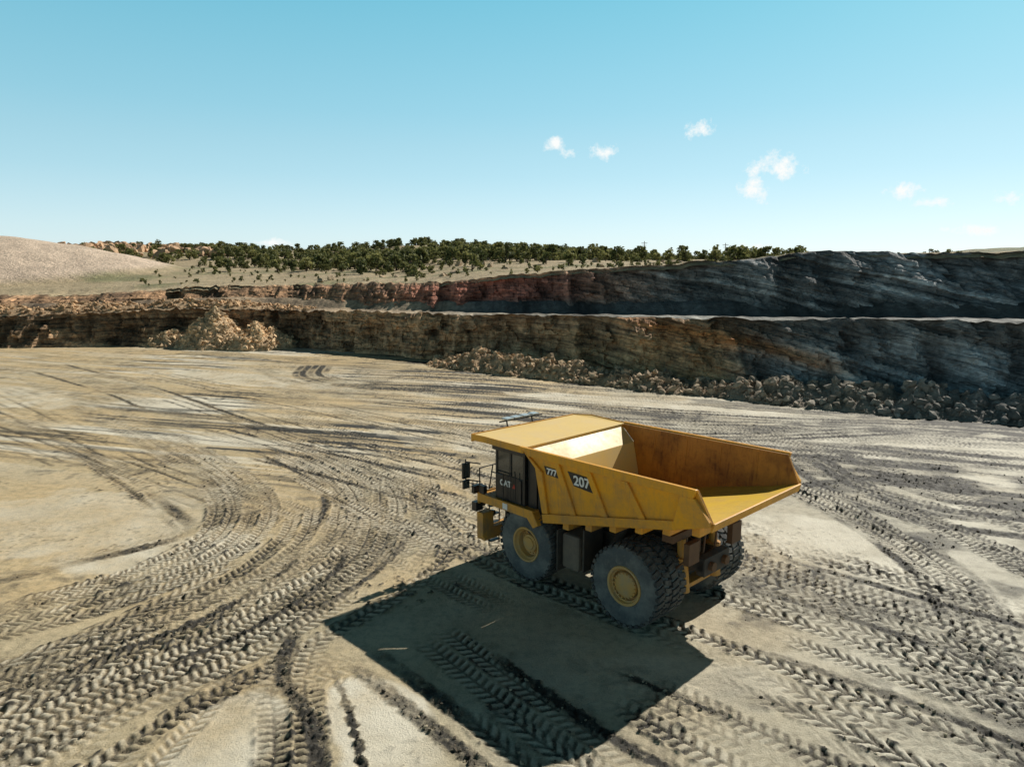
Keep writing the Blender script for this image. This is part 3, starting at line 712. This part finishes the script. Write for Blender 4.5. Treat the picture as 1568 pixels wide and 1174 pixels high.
cb_.box(3.72,4.1,1.1,2.25,1.75,3.7)
cb_.box(4.2,6.2,-2.35,-1.1,2.76,4.5); cb_.cyl((6.45,-1.7,2.9),(6.45,-1.7,4.3),.3)
cb_.box(4.75,4.9,2.425,2.47,2.8,3.68); cb_.cyl((5.0,2.5,2.85),(5.0,2.5,3.9),.02,n=8); cb_.cyl((5.25,2.5,2.85),(5.25,2.5,3.9),.02,n=8)
cb_.obj('cab',BLK,TR,.02)
gl=MB(); gl.box(cx0+.03,cx1-.03,cy0+.03,cy1-.03,3.724,4.598); gl.obj('cab_windows',GLS,TR)
rl=MB()
def rail(pts,r=.025):
    for a,b2 in zip(pts[:-1],pts[1:]): rl.cyl(a,b2,r,n=8)
for (x,y) in ((6.9,2.55),(6.9,1.5),(6.9,.3),(6.9,-.9),(6.9,-2.5),(5.6,2.55),(5.6,-2.55),(4.3,-2.55)):
    rl.cyl((x,y,2.75),(x,y,3.75),.025,n=8)
for z in (3.25,3.75): rail([(4.3,-2.55,z),(6.9,-2.55,z),(6.9,1.5,z)])
rail([(6.9,1.5,3.75),(6.9,2.55,3.75)]);rail([(5.6,2.55,3.75),(6.25,2.55,3.75)])
for i in range(6): rl.box(7.05,7.25,1.35,1.85,.55+i*.36,.59+i*.36)
rail([(7.15,1.33,.4),(7.1,1.33,2.8),(6.9,1.33,3.75)]); rail([(7.15,1.87,.4),(7.1,1.87,2.8),(6.9,1.87,3.75)])
rail([(6.9,2.5,3.2),(7.25,2.95,3.3),(7.25,2.95,4.1)]); rail([(6.9,2.5,3.9),(7.25,2.95,4.0)])
rl.box(7.22,7.3,2.75,3.1,3.35,3.95); rl.box(7.22,7.3,2.78,3.08,2.95,3.28); rl.box(7.0,7.15,2.3,2.75,2.75,3.05)
rl.box(6.95,7.2,2.35,2.7,2.05,2.4); rl.box(6.6,6.85,2.45,2.62,2.8,3.1)
rail([(6.9,-2.5,3.7),(7.3,-3.0,3.9)]); rl.box(7.27,7.34,-3.2,-2.85,3.4,4.2)
for y in (-.55,.85): rail([(6.9,y,3.75),(7.2,y,5.28)],.03)
rail([(7.05,-1.0,5.30),(7.35,1.1,5.24)],.03); rail([(7.35,-.9,5.28),(7.55,-.6,5.43)],.02)
rl.obj('handrails_and_ladder',BLK,TR)
mi=MB(); mi.box(7.20,7.218,2.79,3.07,3.38,3.92); mi.box(7.20,7.218,2.81,3.05,2.98,3.25); mi.box(7.25,7.268,-3.17,-2.88,3.43,4.17)
mi.obj('mirrors',MIR,TR)
lb=MB()
for y in (-.7,-.2,.3,.75): lb.box(7.08,7.42,y-.19,y+.19,5.32,5.38)
lb.obj('roof_light_panels',simple('light_lens_grey',(.45,.5,.52),.25,0,(.35,.33,.3),.4,3),TR,.02)
def wheel(cy,sg,name,front,lugs=True):
    cx=4.56 if front else 0.; cz=1.33
    t=MB(); w=.36
    prof=[(.62,w-.10),(.66,w-.03),(.80,w+.015),(1.0,w+.02),(1.16,w),(1.26,w-.03),(1.285,w-.10),(1.29,0),(1.285,-w+.10),(1.26,-w+.03),(1.16,-w),(1.0,-w-.02),(.8,-w-.015),(.66,-w+.03),(.62,-w+.10)]
    t.lathe(prof,cx,cy,cz,sg,56)
    t.obj(name,RUB,TR,0,True)
    l=MB(); n=34
    for side_ in (1,-1):
        for k in range(n):
            a0=2*math.pi*(k+(.5 if side_>0 else 0))/n; da=2*math.pi/n
            def P(a,y,r): return (cx+r*math.cos(a),cy+y,cz+r*math.sin(a))
            ya=side_*.03; ym=side_*.2; yb_=side_*(w+.002)
            quad=[(a0,ya),(a0+.5*da,ya),(a0+.85*da,ym),(a0+.95*da,yb_),(a0+.3*da,yb_),(a0+.2*da,ym)]
            bot=[P(a,y,1.27) for a,y in quad]; top=[P(a,y,1.348 if abs(y)<.3 else 1.33) for a,y in quad]
            m_=6; l.add(bot+top,[tuple(range(m_))[::-1],tuple(range(m_,2*m_))]+[(i,(i+1)%m_,m_+(i+1)%m_,m_+i) for i in range(m_)])
            q=[(a0+.3*da,1.33),(a0+.95*da,1.33),(a0+.82*da,1.22),(a0+.42*da,1.22)]
            yo=side_*(w-.02); b1=[P(a,yo,r) for a,r in q]; b2_=[P(a,yo+side_*.024,r) for a,r in q]
            l.add(b1+b2_,[(3,2,1,0),(4,5,6,7)]+[(i,(i+1)%4,4+(i+1)%4,4+i) for i in range(4)])
    l.obj(name+'_tread',TRD,TR)
    r=MB()
    if front:
        rp=[(.66,w-.07),(.64,w-.01),(.58,w-.02),(.55,w-.12),(.50,w-.16),(.47,w-.34),(.34,w-.36),(.32,w-.22),(.24,w-.2),(.22,w-.16),(0.001,w-.15)]
    else:
        rp=[(.66,w-.07),(.64,w-.0),(.57,w-.01),(.54,w-.10),(.50,w-.12),(.485,w-.26),(.44,w-.27),(.42,w-.10),(.38,w-.07),(.001,w-.06)]
    r.lathe(rp,cx,cy,cz,sg,48); r.lathe([(.62,-w+.1),(.6,-w+.05),(.4,-w+.2),(.001,-w+.2)],cx,cy,cz,sg,32)
    for k in range(18):
        a=2*math.pi*k/18; rr=.405 if front else .40; yy=cy+sg*(w-.36 if front else w-.085)
        p=(cx+rr*math.cos(a),yy,cz+rr*math.sin(a)); r.cyl(p,(p[0],p[1]+sg*.05,p[2]),.025,n=6)
    r.obj(name+'_rim',RIM,TR,0,True)
for sg,nm in ((1,'left'),(-1,'right')):
    wheel(sg*2.07,sg,'front_wheel_'+nm,True)
    wheel(sg*2.25,sg,'rear_outer_wheel_'+nm,False)
    wheel(sg*1.44,sg,'rear_inner_wheel_'+nm,False)
pl=MB()
def plate(mb,poly,t): mb.ext([(x,ys_(z)+.004,z) for x,z in poly],(0,t,0))
plate(pl,[(2.22,4.66),(1.28,4.62),(1.0,4.12),(1.98,4.2)],.02); plate(pl,[(3.28,4.62),(2.66,4.6),(2.52,4.3),(3.2,4.34)],.02)
pl.obj('number_plates',BLK,TR)
def text(s,x,z,size,mat,y=None,off=.012,name='lettering'):
    cu=bpy.data.curves.new(name,'FONT'); cu.body=s; cu.size=size; cu.offset=off; cu.align_x='CENTER'; cu.align_y='CENTER'; cu.extrude=.004
    o=bpy.data.objects.new(name,cu); COL.objects.link(o); o.parent=TR
    yy=(ys_(z)+.035) if y is None else y
    o.location=(x,yy,z); o.rotation_euler=(math.radians(90+(5.9 if y is None else 0)),0,math.pi); cu.materials.append(mat)
text('207',1.62,4.4,.46,WHT,name='unit_number'); text('777',2.93,4.46,.3,WHT,name='model_number'); text('CAT',5.6,3.4,.3,WHT,y=2.428,name='cab_lettering')
st=MB(); st.ext([(5.06,2.425,3.3),(5.24,2.425,3.3),(5.15,2.425,3.48)],(0,.006,0)); st.obj('sticker',RED,TR)
ws=MB(); ws.box(5.3,5.55,2.622,2.63,2.5,2.72); ws.obj('safety_label',WHT,TR)
# ------------------------------------------------------------------ utility poles
WOOD=simple('weathered_wood',(.16,.13,.10),.8,0,(.2,.17,.14),.5,3)
def pole(x,y,top):
    z=float(hillz(np.array(x),np.array(y))[0])-1
    e=bpy.data.objects.new('utility_pole',None); COL.objects.link(e); e.location=(x,y,0)
    p=MB(); p.cyl((0,0,z),(0,0,top),.25,.18,n=10); p.obj('pole',WOOD,e,0,True)
    p=MB(); p.box(-1.6,1.6,-.1,.1,top-1.2,top-.98); p.box(-1.1,1.1,-.1,.1,top-2.4,top-2.2)
    for q in (-1.4,-.6,.6,1.4): p.cyl((q,0,top-.98),(q,0,top-.7),.07,n=8)
    p.obj('crossarms',WOOD,e)
pole(117,396,24.6); pole(72.5,396,25.6)
# ------------------------------------------------------------------ light and sky
EL=math.radians(38.5); AZ=math.radians(46)
sd=Vector((math.sin(AZ)*math.cos(EL),math.cos(AZ)*math.cos(EL),math.sin(EL)))
sl=bpy.data.lights.new('sun','SUN'); sl.energy=5.; sl.angle=math.radians(.5); sl.color=(1.,.955,.87)
so=bpy.data.objects.new('sun',sl); COL.objects.link(so); so.rotation_euler=sd.to_track_quat('Z','Y').to_euler()
W=bpy.data.worlds.new('World'); SC.world=W; W.use_nodes=True; nt=W.node_tree
bg=nt.nodes['Background']
sky=N(nt,'ShaderNodeTexSky',sky_type='NISHITA'); sky.sun_disc=False; sky.sun_elevation=EL; sky.sun_rotation=AZ; sky.altitude=1800; sky.air_density=1.; sky.dust_density=1.2; sky.ozone_density=1.
tc=N(nt,'ShaderNodeTexCoord').outputs['Generated']; sx=N(nt,'ShaderNodeSeparateXYZ'); nt.links.new(tc,sx.inputs[0])
zc=sx.outputs[2]
def ramp(stops,sc_):
    rp=N(nt,'ShaderNodeValToRGB'); nt.links.new(zc,rp.inputs[0]); el=rp.color_ramp.elements
    el[0].position=stops[0][0]; el[0].color=(*[q*sc_ for q in stops[0][1]],1); el[1].position=1.; el[1].color=(*[q*sc_ for q in stops[-1][1]],1)
    for p_,cl_ in stops[1:-1]:
        e=el.new(p_); e.color=(*[q*sc_ for q in cl_],1)
    vm=N(nt,'ShaderNodeVectorMath',operation='SCALE'); nt.links.new(rp.outputs[0],vm.inputs[0]); vm.inputs['Scale'].default_value=1/sc_
    return vm.outputs[0]
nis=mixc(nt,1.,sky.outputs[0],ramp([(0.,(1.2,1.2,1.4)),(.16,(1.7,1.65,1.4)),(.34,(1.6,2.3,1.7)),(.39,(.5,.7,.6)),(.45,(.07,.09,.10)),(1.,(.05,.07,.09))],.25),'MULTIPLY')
haze=ramp([(0.,(7.4,8.9,9.2)),(.05,(6.3,8.5,8.95)),(.12,(4.2,7.3,8.3)),(.2,(2.8,6.3,7.7)),(.34,(1.4,5.0,6.7)),(.39,(.5,1.7,2.4)),(.45,(.07,.25,.42)),(1.,(.05,.2,.35))],.1)  # both ramps darkened overhead, out of view, to deepen ground shadows
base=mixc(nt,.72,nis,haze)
sv=N(nt,'ShaderNodeVectorMath',operation='SCALE'); nt.links.new(base,sv.inputs[0]); nt.links.new(mrange(nt,sx.outputs[1],-.5,.25,.72,1.),sv.inputs['Scale'])  # sky dimmed behind the camera to cut fill light in shadows
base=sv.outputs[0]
ya=mth(nt,'MAXIMUM',sx.outputs[1],.05); ga=mth(nt,'DIVIDE',sx.outputs[0],ya); gb=mth(nt,'DIVIDE',zc,ya)
nz=noise(nt,tc,42,6,.72)
tot=None
for a,b_,ra,rb,st_ in ((.055,.166,.018,.010,.95),(.081,.155,.02,.008,.6),(.125,.152,.020,.012,1.05),(.2537,.184,.022,.012,1.),(.365,.137,.036,.018,1.1),(.333,.104,.022,.018,1.),(.325,.128,.03,.01,.6),
    (.5365,.104,.028,.012,1.05),(.575,.088,.03,.008,.85),(.676,.094,.022,.012,.8),(.649,.0514,.035,.007,1.),(.60,.052,.02,.005,.8),(.337,.029,.03,.006,.8),(-.333,.033,.03,.006,.9),(.20,.18,.02,.006,.5)):
    da=mth(nt,'DIVIDE',mth(nt,'SUBTRACT',ga,a),ra); db=mth(nt,'DIVIDE',mth(nt,'SUBTRACT',gb,b_),rb)
    d=mth(nt,'SQRT',mth(nt,'ADD',mth(nt,'MULTIPLY',da,da),mth(nt,'MULTIPLY',db,db)))
    e=mth(nt,'MULTIPLY',mrange(nt,d,0.,1.6,1.,0.),st_)
    tot=e if tot is None else mth(nt,'MAXIMUM',tot,e)
cm=mth(nt,'SUBTRACT',mth(nt,'ADD',mth(nt,'MULTIPLY',tot,1.0),mth(nt,'MULTIPLY',nz,2.6)),1.72); cm=mth(nt,'MULTIPLY',cm,mth(nt,'GREATER_THAN',tot,.01)); cm=mrange(nt,cm,0.,.6)
c=mixc(nt,cm,base,(9.7,9.9,9.8))
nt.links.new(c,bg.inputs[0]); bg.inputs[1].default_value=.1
# ------------------------------------------------------------------ camera
cam=bpy.data.cameras.new('camera'); cam.sensor_width=36; cam.lens=36*1087/1568; cam.clip_end=9000; cam.clip_start=.1
co=bpy.data.objects.new('camera',cam); COL.objects.link(co); co.location=(0,0,11.25); co.rotation_euler=(math.radians(90-9.25),0,0)
SC.camera=co
SC.view_settings.view_transform='Standard'; SC.view_settings.look='None'; SC.view_settings.exposure=0
